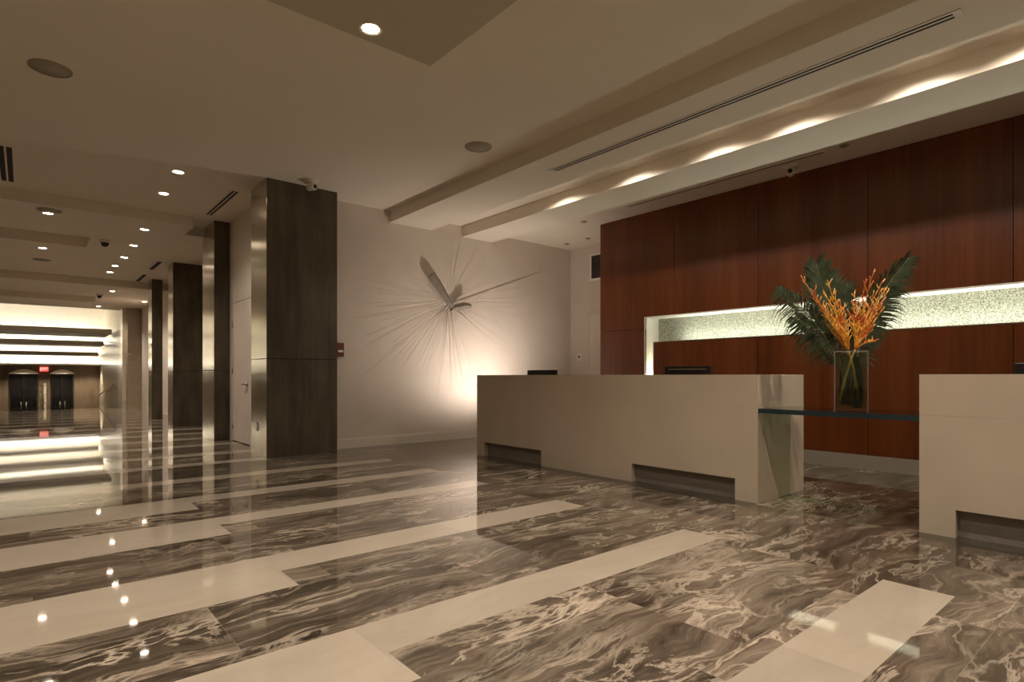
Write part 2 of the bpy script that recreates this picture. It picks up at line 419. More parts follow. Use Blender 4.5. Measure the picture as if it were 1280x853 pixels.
# niche fittings
t = thing('lit_niche', (7.25, 2.0, NB), 'long glowing wall niche of sparkling glass in the red wood wall', 'niche')
mb = MB(); mb.box(7.60, 7.64, YB+.1, NE, NB, NT); mb.build('glass_back', M['crackle'], t)
mb = MB(); mb.box(XW-.004, 7.60, YB+.1, NE, NT, NT+.012); mb.build('head_liner', M['white'], t)
mb = MB(); mb.box(XW-.004, 7.60, YB+.1, NE-.145, NB-.012, NB); mb.build('sill_liner', M['chrome'], t)
mb = MB(); mb.box(XW-.004, 7.60, NE, NE+.012, .17, NT+.012); mb.box(XW-.004, 7.60, NE-.157, NE-.145, .17, NB-.012); mb.build('end_liner', M['white'], t)
mb = MB(); mb.box(7.43, 7.50, YB+.1, NE-.45, NB, NB+.005); mb.build('light_strip', M['led'], t)
mb = MB(); mb.box(7.60, 7.638, NE-.145, NE, .17, NB); mb.build('slot_back', M['crackle'], t)
mb = MB(); mb.box(7.56, 7.598, NE-.12, NE-.03, .19, 1.15); mb.build('light_strip', M['led'], t)

# ------------------------------------------------------------------ stair hall beyond the corridor
ZLOW, YF, XS = -1.30, 30.6, 2.5
mb = MB(); mb.box(-5, XS+.4, YE, YF+.2, ZLOW-.2, ZLOW)
structure(mb.build('floor_lower', M['dark_stone']))
mb = MB(); mb.box(-5, XS, YF, YF+.2, ZLOW, 1.56)
structure(mb.build('wall_far', M['far_wood']))
mb = MB(); mb.box(-5.2, -4.99, YE, YF+.2, ZLOW, 5); mb.box(XL, -5, YE, YE+.2, -1.3, ZL)
structure(mb.build('wall_stair_left', M['light_marble']))
mb = MB(); mb.box(XS, XS+.3, 23.6, YF+.2, ZLOW, 5)
structure(mb.build('wall_stair_right', M['light_marble']))
mb = MB(); mb.box(2.44, 2.56, 22.5, 22.9, 0, ZL); mb.box(2.44, 2.6, 22.9, 23.6, ZLOW, ZL)
structure(mb.build('trim_5', M['light_marble']))
mb = MB(); mb.box(2.56, 3.3, 22.3, 22.5, 0, ZL)
structure(mb.build('wall_corridor_end', M['brown_panel']))
mb = MB()
mb.box(-5, XS, YE, 29.2, 4.7, 4.9); mb.box(-5, XS+.3, YE, YE+.15, ZL, 4.9)
mb.box(-5, XS, 29.2, 29.3, 2.34, 4.9); mb.box(-5, XS, 28.6, 29.2, 2.30, 2.34)  # the low tray is unseen, added to block the lamp's downward light
mb.box(-5, XS, 29.3, 30.4, 2.44, 2.50); mb.box(-5, XS, 30.4, 30.5, 1.98, 2.46); mb.box(-5, XS, 30.0, 30.4, 1.95, 1.98)
mb.box(-5, XS, 30.5, 30.6, 1.56, 1.98); mb.box(-5, XS, 30.2, YF+.2, 1.50, 1.56)
structure(mb.build('ceiling_stair', M['white']))
for k, (y0, y1, z0, z1) in enumerate(((24.6,26.9,2.52,2.69),(27.2,28.6,2.22,2.39),(29.3,30.0,1.88,2.03))):
    mb = MB(); mb.box(-4.8, 2.36, y0, y1, z0, z1)
    structure(mb.build('trim_%d' % (6+k), M['beam_paint'], bevel=.01))
for k, (y_, z) in enumerate(((28.85,2.34),(30.2,1.98),(30.36,1.56))):
    c = thing('cove_light', (0, y_, z),
              ['glowing cove lamp behind the nearest stepped ceiling beams over the stairs', 'glowing cove lamp behind the farthest stepped ceiling beam over the stairs',
               'glowing cove lamp just above the dark wall with the entrance doors'][k], 'lamp', 'cove lamps over the stairs')
    mb = MB(); mb.box(-4.9, 2.46, y_-.04, y_+.04, z+.02, z+.05); mb.build('lamp_tube', M['cove'] if k == 0 else M['cove_low'], c)
    mb = MB(); mb.box(-4.95, 2.48, y_-.06, y_+.06, z, z+.02); mb.build('lamp_tray', M['white'], c)
st = MB()
n = 8
for i in range(n):
    st.box(-4.9, 2.43, YE+i*.7, YE+(i+1)*.7, ZLOW, -(i+1)*1.30/n)
tag(structure(st.build('stairs', M['dark_stone'])), 'broad shallow stairs leading down to the entrance hall')
t = thing('handrail', (2.40, 26.4, .45), 'slim metal handrail sloping down the pale stair wall', 'handrail')
mb = MB(); mb.tube([(2.42,24.2,.80),(2.42,24.4,.78),(2.42,30.0,.22),(2.42,30.3,.2)], .028, 10); mb.build('rail', M['chrome'], t)
for yy in (24.6, 27.2, 29.8):
    z = .80-(yy-24.2)*.1
    mb = MB(); mb.tube([(2.42,yy,z-.01),(2.42,yy,z-.06),(2.50,yy,z-.06)], .009, 8); mb.lathe([(0,2.485),(.03,2.485),(.03,2.499),(0,2.499)], (0,yy,z-.06), 12, axis='x'); mb.build('bracket', M['chrome'], t)

# entrance doors in the far wall
def entrance(num, x0, x1, label):
    t = structure(bpy.data.objects.new('door_%d' % num, None)); col.objects.link(t); t.location = ((x0+x1)/2, YF, ZLOW); t['label'] = label
    zt = 1.13; xm = (x0+x1)/2; y0 = YF-.06; w = .05
    mb = MB()
    for a, b in ((x0,x0+w),(x1-w,x1),(xm-w/2,xm+w/2)): mb.box(a, b, y0, YF, ZLOW, zt)
    mb.box(x0, x1, y0, YF, zt-w, zt); mb.box(x0, x1, y0, YF, ZLOW, ZLOW+.2); mb.box(x0, x1, y0, YF, ZLOW+1.0, ZLOW+1.05)
    mb.build('frame', M['black'], t)
    mb = MB(); mb.box(x0+w, x1-w, YF-.03, YF-.015, ZLOW+.2, zt-w); mb.build('glass', M['door_glass'], t)
    for dx in (-.08, .08):
        mb = MB(); mb.tube([(xm+dx,y0-.05,ZLOW+.8),(xm+dx,y0-.05,ZLOW+1.3)], .012, 8); mb.build('pull_handle', M['chrome'], t)
    # light scallop over the door, modelled as a shallow pale arch
    mb = MB(); prev = None; steps = 16
    pts = []
    for k in range(steps+1):
        u = k/steps; pts.append((x0-.03+(x1-x0+.06)*u, zt+.02+.17*math.sin(PI*u)**.8))
    for (xa, za), (xb, zb) in zip(pts[:-1], pts[1:]):
        mb.quad([(xa,YF-.25,zt+.005),(xb,YF-.25,zt+.005),(xb,YF-.25,zb),(xa,YF-.25,za)])
        mb.quad([(xa,YF-.25,za),(xb,YF-.25,zb),(xb,YF,zb),(xa,YF,za)])
        mb.quad([(xa,YF-.25,zt+.005),(xb,YF-.25,zt+.005),(xb,YF,zt+.005),(xa,YF,zt+.005)])
    bmesh.ops.remove_doubles(mb.bm, verts=mb.bm.verts, dist=1e-5)
    mb.build('light_scallop', M['white'], t)
entrance(3, -.44, .42, 'left dark glass entrance door under a pale arched scallop of light')
entrance(4, .85, 1.59, 'right dark glass entrance door under a pale arched scallop of light')
mb = MB(); mb.box(.62, .70, YF-.08, YF, ZLOW, .75)
structure(mb.build('trim_9', M['light_marble']))
t = thing('exit_sign', (.63, YF-.1, 1.32), 'small red exit sign above and between the two entrance doors', 'sign')
mb = MB(); mb.box(.49, .77, YF-.06, YF, 1.24, 1.43); mb.build('sign_box', M['sign_red'], t, bevel=.005)
cu = bpy.data.curves.new('lettering', 'FONT'); cu.body = 'EXIT'; cu.size = .13; cu.extrude = .004; cu.align_x = 'CENTER'; cu.align_y = 'CENTER'
lt = bpy.data.objects.new('lettering', cu); col.objects.link(lt); lt.parent = t; lt.location = (0, .035, .02); lt.rotation_euler = (PI/2, 0, 0); cu.materials.append(M['sign_letter'])
bpy.context.view_layer.update()
me = bpy.data.meshes.new_from_object(lt.evaluated_get(bpy.context.evaluated_depsgraph_get()))
l2 = bpy.data.objects.new('lettering', me); col.objects.link(l2); l2.parent = t; l2.location = lt.location; l2.rotation_euler = lt.rotation_euler
bpy.data.objects.remove(lt); l2.name = 'lettering'
# potted plant between the doors
t = thing('potted_plant', (.56, YF-.6, ZLOW), 'tall dark potted plant between the two entrance doors', 'plant')
mb = MB(); mb.lathe([(0,0),(.14,0),(.19,.45),(.17,.45),(.16,.40),(0,.40)], (.56, YF-.6, ZLOW), 24); mb.build('pot', M['soil'], t)
mb = MB()
for k in range(90):
    a = R.uniform(0, 2*PI); h = R.uniform(.7, 1.95); r = R.uniform(.03, .17)
    c = Vector((.56+r*math.cos(a), YF-.6+r*math.sin(a), ZLOW+h)); d = Vector((math.cos(a), math.sin(a), R.uniform(-.3,.6))).normalized()*R.uniform(.08,.16)
    w = d.cross(Vector((0,0,1))).normalized()*.03
    mb.quad([c-w*.2, c+d*.5-w, c+d, c+d*.5+w])
for k in range(5):
    a = k*2*PI/5; mb.tube([(.56,YF-.6,ZLOW+.38),(.56+.08*math.cos(a),YF-.6+.08*math.sin(a),ZLOW+1.7)], .008, 5)
f = mb.build('foliage', M['leaf'], t); f['kind'] = 'stuff'

# ------------------------------------------------------------------ columns
def column(x0, x1, y0, y1, zt, seam, label, tail=None):
    t = thing('column', ((x0+x1)/2, (y0+y1)/2, 0), label, 'column', 'bronze clad columns along the corridor')
    poly = [(x0,y0),(x1,y0),(x1,y1),(x0,y1)] if tail is None else [(x0,y0),(x1,y0),(x1,y1),(tail[0],y1),(tail[0],tail[1]),(x0,tail[1])]
    for nm, za, zb in (('upper_cladding', seam+.003, zt), ('lower_cladding', 0, seam-.003)):
        mb = MB(); lo = [mb.bm.verts.new((x,y,za)) for x, y in poly]; hi = [mb.bm.verts.new((x,y,zb)) for x, y in poly]
        mb.bm.faces.new(lo); mb.bm.faces.new(hi); n_ = len(poly)
        for k in range(n_):
            f = mb.bm.faces.new((lo[k], lo[(k+1)%n_], hi[(k+1)%n_], hi[k])); f.material_index = 1 if abs(poly[k][0]-poly[(k+1)%n_][0]) < 1e-6 else 0
        mb.build(nm, [M['bronze'], M['metal_lit']], t, bevel=.003)
    mb = MB(); mb.box(x0+.01, x1-.01, y0+.01, y1-.01, .01, zt-.01); mb.build('core', M['dark'], t)
column(2.36, 3.30, 7.64, 7.995, ZC, 1.28, 'nearest and widest column, dark bronze front and paler lit side of the same metal', (2.597, 8.29))
column(2.36, 2.597, 10.3, 11.09, ZC, 1.15, 'second column from the camera, narrow dark front just left of the corridor door')
column(2.37, 2.947, 13.75, 14.3, ZK, 1.15, 'third column from the camera, broad dark bronze front far down the corridor')
column(2.39, 2.62, 16.5, 17.0, ZK, 1.15, 'farthest column, slim dark bronze front at the end of the corridor')
# outlet on the nearest column
t = thing('wall_outlet', (2.36, 8.0, .39), 'small white electrical outlet low on the brushed side of the nearest column', 'outlet')
mb = MB(); mb.box(2.352, 2.36, 7.96, 8.04, .33, .45); mb.build('cover_plate', M['white'], t, bevel=.002)
for z in (.36, .42):
    mb = MB(); mb.box(2.350, 2.352, 7.985, 8.015, z-.014, z+.014); mb.build('socket', M['grey_plastic'], t)
# fire alarm box beside the column
t = thing('fire_alarm', (3.52, YA, 1.43), 'dark red fire alarm box on the back wall right beside the nearest column', 'alarm')
mb = MB(); mb.box(3.42, 3.535, YA-.06, YA, 1.335, 1.535); mb.build('alarm_box', M['red'], t, bevel=.006)
mb = MB(); mb.box(3.44, 3.515, YA-.07, YA-.06, 1.40, 1.43); mb.build('pull_bar', M['white'], t)

# ------------------------------------------------------------------ corridor door
t = structure(bpy.data.objects.new('door_1', None)); col.objects.link(t); t.location = (2.62, 9.67, 0); t['label'] = 'plain pale door between the first two columns'
mb = MB(); mb.box(2.605, 2.65, 9.20, 10.14, .012, 2.24); mb.build('door_leaf', M['wall'], t, bevel=.002)
mb = MB()
mb.box(2.598, 2.68, 9.17, 9.195, 0, 2.27); mb.box(2.598, 2.68, 10.145, 10.17, 0, 2.27); mb.box(2.598, 2.68, 9.17, 10.17, 2.245, 2.27)
mb.build('door_frame', M['trim'], t)
h = MB(); h.lathe([(0,2.575),(.028,2.575),(.028,2.606),(0,2.606)], (0,9.33,.93), 20, axis='x'); h.tube([(2.59,9.33,.93),(2.565,9.33,.93),(2.56,9.36,.93),(2.56,9.47,.925)], .010, 10)
h.build('door_handle', M['chrome'], t)
for z in (.25, 1.15, 1.9):
    mb = MB(); mb.tube([(2.597,10.135,z-.05),(2.597,10.135,z+.05)], .010, 10); mb.build('hinge', M['chrome'], t)

# ------------------------------------------------------------------ right wall fittings
t = thing('wall_vent', (XR, 7.3, 3.12), 'white framed air vent high on the wall left of the red wood wall', 'vent')
mb = MB(); x0 = XR-.02
for a in ((7.08,7.475,2.867,2.91),(7.08,7.475,3.345,3.387),(7.08,7.12,2.91,3.345),(7.435,7.475,2.91,3.345)): mb.box(x0, XR, a[0], a[1], a[2], a[3])
mb.build('vent_frame', M['white'], t)
mb = MB(); mb.box(XR-.004, XR, 7.12, 7.435, 2.91, 3.345); mb.build('vent_back', M['grey_plastic'], t)
mb = MB()
for k in range(20):
    z = 2.925+k*.021; mb.quad([(XR-.018,7.12,z),(XR-.018,7.435,z),(XR-.004,7.435,z+.015),(XR-.004,7.12,z+.015)])
mb.build('louvre', M['grey_plastic'], t)
t = structure(bpy.data.objects.new('door_2', None)); col.objects.link(t); t.location = (XR, 7.1, 0); t['label'] = 'plain flush door half hidden behind the red wood wall'
mb = MB(); mb.box(XR-.012, XR, 6.6, 7.50, .01, 2.23); mb.build('door_leaf', M['trim'], t)
mb = MB(); mb.box(XR-.018, XR, 7.50, 7.545, 0, 2.27); mb.box(XR-.018, XR, 6.55, 6.6, 0, 2.27); mb.box(XR-.018, XR, 6.6, 7.5, 2.23, 2.27); mb.build('door_frame', M['wall'], t)
t = thing('wall_switch', (XR, 7.76, 1.42), 'small white switch plate on the wall in the far corner', 'switch')
mb = MB(); mb.box(XR-.012, XR, 7.70, 7.82, 1.35, 1.50); mb.build('switch_plate', M['white'], t, bevel=.003)
mb = MB(); mb.box(XR-.02, XR-.012, 7.74, 7.78, 1.41, 1.45); mb.build('rocker', M['black'], t)

# ------------------------------------------------------------------ reception desks
def desk(y0, y1, notches, label, close_right):
    xf = 4.64
    t = thing('reception_desk', (5.05, (y0+y1)/2, 0), label, 'desk', 'stone reception desks')
    mb = MB(); mb.box(xf, xf+.17, y0, y1, .795, 1.07); mb.build('front_panel', M['limestone'], t)
    edges = [y0]
    for a, b in notches: edges += [a, b]
    edges.append(y1)
    mb = MB(); mb.box(xf, xf+.17, y0, y1, .183, .794)
    for k in range(0, len(edges), 2): mb.box(xf, xf+.17, edges[k], edges[k+1], 0, .183)
    mb.box(xf+.003, xf+.16, y0+.01, y1-.01, .79, .796)
    o = mb.build('front_panel', M['limestone'], t)
    for a, b in notches:
        mb = MB(); mb.box(xf+.06, xf+.08, a, b, 0, .183); mb.build('kick_plate', M['kick'], t)
    mb = MB(); mb.box(xf+.17, 5.51, y0, y0+.12, 0, 1.07); mb.build('side_panel', M['limestone'], t, bevel=.003)
    mb = MB(); mb.box(xf+.17, 5.51, y1-.12, y1, 0, 1.07); mb.build('side_panel', M['limestone'], t, bevel=.003)
    mb = MB(); mb.box(xf+.17, 5.51, y0+.12, y1-.12, .71, .75); mb.build('worktop', M['wood'], t)
    mb = MB(); mb.box(4.86, 5.45, (y0+y1)/2-.4, (y0+y1)/2+.4, .0, .71); mb.build('pedestal', M['limestone'], t)
desk(2.34, 6.22, [(2.54,3.64),(4.96,6.06)], 'long pale stone reception desk in front of the artwork wall', True)
desk(-2.67, 1.21, [(-2.5,-1.4),(-.09,1.01)], 'pale stone reception desk cut by the right edge of the photo', False)

def monitor(x, y, zt, w, label, slit):
    t = thing('computer_monitor', (x, y, .75), label, 'monitor', 'monitors on the reception desks')
    h = zt-.85
    mb = MB(); mb.box(x, x+.035, y-w/2, y+w/2, zt-h, zt); mb.build('housing', M['black'], t, bevel=.006)
    mb = MB(); mb.box(x+.035, x+.038, y-w/2+.015, y+w/2-.015, zt-h+.02, zt-.015); mb.build('screen', M['screen'], t)
    mb = MB(); mb.box(x-.03, x, y-.04, y+.04, .77, zt-.1); mb.build('stand_neck', M['black'], t)
    mb = MB(); mb.lathe([(0,.751),(.12,.751),(.12,.762),(.02,.775),(0,.775)], (x,y,0), 24); mb.build('stand_base', M['black'], t)
    if slit:
        mb = MB(); mb.box(x-.004, x, y-w/2+.03, y+w/2-.05, zt-.038, zt-.026); mb.build('rear_vent', M['chrome'], t)
monitor(5.20, 5.56, 1.136, .55, 'dark monitor top showing above the left end of the long desk', False)
monitor(5.20, 3.38, 1.160, .53, 'black monitor top showing above the long desk before the wood wall', True)
monitor(5.20, .53, 1.150, .55, 'black monitor top showing above the right hand desk at the photo edge', True)

# glass shelf between the desks
t = thing('glass_shelf', (4.95, 1.775, .77), 'thick dark edged glass shelf bridging the gap between the two desks', 'shelf')
mb = MB(); mb.box(4.655, 5.23, 1.214, 2.336, .765, .789); mb.build('glass_top', M['shelf_glass'], t)
mb = MB()
mb.box(4.645, 4.655, 1.214, 2.336, .751, .789); mb.build('glass_edge', M['glass_edge'], t)
mb = MB(); mb.box(5.23, 5.24, 1.214, 2.336, .751, .789); mb.build('glass_edge', M['glass_edge'], t)
mb = MB(); mb.box(4.655, 5.23, 1.214, 2.336, .751, .755); mb.build('glass_sheet', M['shelf_glass'], t)

# ------------------------------------------------------------------ vase and flowers
VX, VY, VZ = 4.93, 1.735, .790
t = thing('glass_vase', (VX, VY, VZ), 'tall square clear glass vase half filled with water on the glass shelf', 'vase')
rot = Matrix.Rotation(math.radians(19), 4, 'Z')
def rbox(mb, x0, x1, y0, y1, z0, z1):
    n0 = len(mb.bm.verts); mb.box(x0, x1, y0, y1, z0, z1); mb.bm.verts.ensure_lookup_table()
    for v in mb.bm.verts[n0:]:
        v.co = rot @ v.co; v.co += Vector((VX, VY, VZ))
hw = .112
mb = MB()
for a in ((-hw,hw,-hw,-hw+.008),(-hw,hw,hw-.008,hw),(-hw,-hw+.008,-hw+.008,hw-.008),(hw-.008,hw,-hw+.008,hw-.008)): rbox(mb, *a, .0, .455)
mb.build('glass_walls', M['vase_glass'], t)
mb = MB(); rbox(mb, -hw+.008, hw-.008, -hw+.008, hw-.008, .001, .025); mb.build('glass_base', M['vase_glass'], t)
mb = MB(); rbox(mb, -hw+.009, hw-.009, -hw+.009, hw-.009, .026, .165); mb.build('water', M['water'], t)
for sx_ in (-1, 1):
    for sy_ in (-1, 1):
        mb = MB(); rbox(mb, min(sx_*(hw-.007), sx_*hw), max(sx_*(hw-.007), sx_*hw), min(sy_*(hw+.001), sy_*(hw-.007)), max(sy_*(hw+.001), sy_*(hw-.007)), 0, .456); mb.build('edge_glint', M['edge_glint'], t)
mb = MB()
for a in ((-hw,hw,-hw,-hw+.008),(-hw,hw,hw-.008,hw),(-hw,-hw+.008,-hw+.008,hw-.008),(hw-.008,hw,-hw+.008,hw-.008)): rbox(mb, *a, .455, .459)
mb.build('glass_rim', M['edge_glint'], t)
# broad dark leaf curled inside the glass
def inner_leaf():
    t = thing('curled_leaf', (VX, VY, VZ+.03), 'broad dark leaf curled round the inside of the glass vase', 'leaf')
    mb = MB(); rows = []
    for k in range(13):
        h = .03 + .40*k/12; row = []
        for m_ in range(13):
            u = -1 + 2*m_/12; a = math.radians(19+180) + math.pi + u*1.25*(.55+.45*math.sin(PI*min(1,k/12+.12)))
            q = Vector((math.cos(a), math.sin(a), 0))*(.088 + .003*math.sin(m_*2+k)); row.append(mb.bm.verts.new((VX+q.x, VY+q.y, VZ+h+.012*math.sin(3*u))))
        rows.append(row)
    for r0, r1 in zip(rows[:-1], rows[1:]):
        for m_ in range(12):
            f = mb.bm.faces.new((r0[m_], r0[m_+1], r1[m_+1], r1[m_])); f.smooth = True
    mb.build('blade', M['leaf'], t)
    mb = MB(); mb.tube([(VX+.086*math.cos(math.radians(19)), VY+.086*math.sin(math.radians(19)), VZ+.03+.4*k/6) for k in range(7)], .003, 6); mb.build('midrib', M['leaf_light'], t)
inner_leaf()

RT = Vector((.764,-.645,0)); FW = Vector((.645,.764,0)); K = .00628
def bq(px, py, dep=0):
    return Vector((VX, VY, 0)) + RT*((px-1064)*K) + FW*dep + Vector((0,0,1.06-(py-470)*K))
def bez(p, n):
    """points along a smooth curve through the control points"""
    p = [Vector(q) for q in p]; out = []
    for k in range(n+1):
        t_ = k/n; q = p[:]
        while len(q) > 1: q = [a.lerp(b, t_) for a, b in zip(q[:-1], q[1:])]
        out.append(q[0])
    return out
def frond(ctrl, leaf, label, droop=.25, fold=.5, seed=0, nl=46, start=.3, wide=.012):
    rr = random.Random(seed)
    pts = bez(ctrl, 40)
    base = pts[0]
    t = thing('palm_frond', base, label, 'palm frond', 'palm fronds in the vase')
    mb = MB(); mb.tube(pts, [.006*(1-.8*k/40)+.0012 for k in range(41)], 6); mb.build('stalk', M['leaf_light'], t)
    mb = MB()
    for s in (-1, 1):
        for k in range(nl):
            u = start + (1-start)*(k+rr.random()*.5)/nl
            i = min(39, int(u*40)); p = pts[i].lerp(pts[i+1], u*40-i); tg = (pts[i+1]-pts[i]).normalized()
            side = tg.cross(FW).normalized()*s
            v = (u-start)/(1-start)
            ln = leaf*1.22*(.35+.65*math.sin(PI*min(1, .15+.8*v)))*rr.uniform(.8, 1.15)
            d = (side*(1-.45*v) + tg*(.55+.5*v) - FW*fold*rr.uniform(.2,1)).normalized()
            wv = d.cross(FW).normalized()*wide*.62
            a = p; b = p + d*ln*.4; c = p + d*ln*.75 + Vector((0,0,-droop*ln*.35)); e = p + d*ln + Vector((0,0,-droop*ln))
            mb.quad([a-wv*.3, a+wv*.3, b+wv, b-wv]); mb.quad([b-wv, b+wv, c+wv*.7, c-wv*.7]); mb.quad([c-wv*.7, c+wv*.7, e+wv*.06, e-wv*.06])
    bmesh.ops.remove_doubles(mb.bm, verts=mb.bm.verts, dist=1e-6)
    mb.build('leaflets', M['leaf'], t)
frond([bq(1060,500,.02), bq(1056,430,.04), bq(1010,385,.06), bq(979,362,.05)], .19, 'palm frond leaning out lowest to the left of the vase', .9, .4, 1, 44, .35)
frond([bq(1062,500,.05), bq(1056,420,.10), bq(1042,380,.12), bq(1030,329,.10)], .20, 'upright broad palm frond rising at the left of the bouquet', .05, .2, 2, 56, .42, .017)
frond([bq(1066,500,.04), bq(1076,430,.10), bq(1098,380,.12), bq(1142,322,.06)], .20, 'tallest palm frond, sweeping up to the right of the bouquet', .35, .35, 3, 60, .34, .013)
frond([bq(1068,500,.02), bq(1080,450,.10), bq(1088,420,.16), bq(1112,372,.16)], .18, 'palm frond low on the right behind the orange sprays', .7, .3, 4, 44, .3)
frond([bq(1064,500,.05), bq(1062,440,.14), bq(1040,420,.18), bq(1012,395,.20)], .19, 'palm frond low on the left behind the orange sprays', .8, .3, 5, 44, .3)
frond([bq(1064,500,.05), bq(1064,440,.14), bq(1068,400,.18), bq(1076,352,.18)], .15, 'short palm frond in the middle behind the orange sprays', .2, .3, 6, 40, .45)

def spray(ctrl_stem, tips, label, seed):
    rr = random.Random(seed)
    t = thing('orange_spray', ctrl_stem[0], label, 'flower spray', 'orange branching sprays in the vase')
    stem = bez(ctrl_stem, 16)
    mb = MB(); mb.tube(stem, [.011*(1-.35*k/16) for k in range(17)], 8); mb.build('stem', M['green_stem'], t)
    mb = MB()
    top = stem[-1]; d0 = (stem[-1]-stem[-4]).normalized()
    for tip in tips:
        j = rr.uniform(-.05, .05)
        ctrl = [top, top.lerp(tip, .4) + d0*.05 + FW*j + RT*rr.uniform(-.01,.01), tip + FW*rr.uniform(-.07,.05)]
        pts = bez(ctrl, 14)
        # knobbly zigzag axis
        pts = [p + RT*rr.uniform(-.005,.005) + Vector((0,0,rr.uniform(-.004,.004))) for p in pts]
        mb.tube(pts, [.0058*(1-.6*k/14) for k in range(15)], 5)
        for k in range(3, 14):
            if rr.random() < .15: continue
            s = 1 if k % 2 else -1
            tg = (pts[min(k+1,14)]-pts[k-1]).normalized()
            ln = rr.uniform(.035, .085)*(1-.35*k/14)
            dirv = (tg*.9 + RT*s*rr.uniform(.45,1.05) + FW*rr.uniform(-.5,.4) + Vector((0,0,.35))).normalized()
            q = [pts[k]]
            for m_ in range(3):
                q.append(q[-1] + dirv*ln/3 + Vector((rr.uniform(-.006,.006), rr.uniform(-.006,.006), .004)))
            mb.tube(q, [.0042,.004,.0034,.0022], 5)
    o = mb.build('twigs', M['orange'], t)
def fan(c0, tips, n, rr):
    out = []
    for k in range(n):
        a, b = tips[k % len(tips)]
        out.append(bq(a+rr.uniform(-4,4), b+rr.uniform(-4,4), rr.uniform(-.09,.02)))
    return out
rr = random.Random(31)
spray([bq(1079,503,.05), bq(1072,480,.02), bq(1064,455,-.02), bq(1056,440,-.05)], fan(None, [(997,351),(1006,366),(1014,372),(1021,353),(1027,364),(1034,370),(1018,385),(1030,388),(1040,392),(1046,372),(1030,405),(1020,398),(1043,408),(1026,375),(1049,388)], 15, rr),
      'orange branching spray fanning out to the left of the vase', 41)
spray([bq(1049,503,.0), bq(1053,480,-.01), bq(1058,455,-.03), bq(1064,438,-.05)], fan(None, [(1086,341),(1100,348),(1107,355),(1078,354),(1092,362),(1072,362),(1104,368),(1082,372),(1066,380),(1096,378),(1090,392),(1070,395),(1094,425),(1086,408),(1062,390),(1098,390)], 16, rr),
      'orange branching spray fanning up to the right of the vase', 42)

# ------------------------------------------------------------------ wall sculpture
t = thing('wall_sculpture', (5.4, YA, 2.3), 'pale angular wall sculpture with fine rays spreading over the back wall', 'sculpture')
mb = MB()
def wedge(mb, pts, thick):
    """pts: list of (x, z, halfwidth, depth off the wall) along the blade"""
    rings = []
    for k, (x, z, w, dep) in enumerate(pts):
        a = pts[max(0,k-1)]; b = pts[min(len(pts)-1,k+1)]
        tx, tz = b[0]-a[0], b[1]-a[1]; l = math.hypot(tx, tz); nx, nz = -tz/l, tx/l
        y0 = YA-dep
        rings.append([mb.bm.verts.new((x+nx*w, y0, z+nz*w)), mb.bm.verts.new((x, y0-thick, z)), mb.bm.verts.new((x-nx*w, y0, z-nz*w)), mb.bm.verts.new((x, y0+thick*.8, z))])
    for r0, r1 in zip(rings[:-1], rings[1:]):
        for k in range(4): mb.bm.faces.new((r0[k], r0[(k+1)%4], r1[(k+1)%4], r1[k]))
    mb.bm.faces.new(rings[0]); mb.bm.faces.new(rings[-1])
wedge(mb, [(4.99,2.68,.085,.09),(5.08,2.58,.085,.085),(5.22,2.42,.072,.08),(5.34,2.27,.055,.07),(5.43,2.19,.042,.06)], .05)
mb.build('long_blade', M['blade'], t)
mb = MB(); wedge(mb, [(5.40,2.17,.035,.05),(5.50,2.20,.055,.09),(5.60,2.225,.060,.13),(5.70,2.225,.045,.17)], .05)
mb.build('short_blade', M['blade'], t)
mb = MB()
c0 = Vector((5.38, YA-.003, 2.30)); rr = random.Random(5)
for k in range(150):
    a = 2*PI*k/150 + rr.uniform(-.02,.02); L1 = rr.uniform(.55, 1.75)
    if math.sin(a) > .25: L1 *= .62
    st_ = c0 + Vector((math.cos(a),0,math.sin(a)))*rr.uniform(.06,.3)
    en = c0 + Vector((math.cos(a),0,math.sin(a)))*L1; en.y = YA-.003
    if en.x < 3.4: continue
    mb.tube([st_, st_.lerp(en,.5), en], [.0018,.0014,.0006], 4)
for (x1, z1, r_) in ((7.5,3.05,.008),(7.3,2.98,.005),(6.5,1.55,.004),(3.75,1.0,.003)):
    en = Vector((x1, YA-.003, z1)); s0 = Vector((5.42,YA-.03,2.22))
    mb.tube([s0, s0.lerp(en,.5), en], [r_, r_*.7, r_*.2], 4)
o = mb.build('wire_rays', M['wall'], t); o['kind'] = 'stuff'

# ------------------------------------------------------------------ ceiling fittings
def spot(x, y, z, power, size=125, blend=.8, colr=(1,.855,.72), rad=.05, aim=None):
    l = bpy.data.lights.new('lamp_light', 'SPOT'); l.energy = power; l.spot_size = math.radians(size); l.spot_blend = blend
    l.color = colr; l.shadow_soft_size = rad
    o = bpy.data.objects.new('lamp_light', l); col.objects.link(o); o.location = (x, y, z)
    if aim:
        o.rotation_euler = (Vector(aim)-Vector((x,y,z))).to_track_quat('-Z', 'Y').to_euler()
    return o
DL_GROUP = 'recessed downlights in the ceiling'
t0 = thing('recessed_downlight', (1.82, 3.66, 3.45), 'lit recessed downlight in the dropped square ceiling panel', 'downlight', DL_GROUP)
mb = MB(); mb.lathe([(.055,-.001),(.078,-.001),(.082,-.006),(.075,-.009),(.06,-.006),(.055,-.001)], n=32); o = mb.build('trim_ring', M['white']); o.parent = t0
mb = MB(); mb.lathe([(0,-.003),(.056,-.003),(.056,-.001),(0,-.001)], n=24); o = mb.build('lamp_lens', M['lens']); o.parent = t0
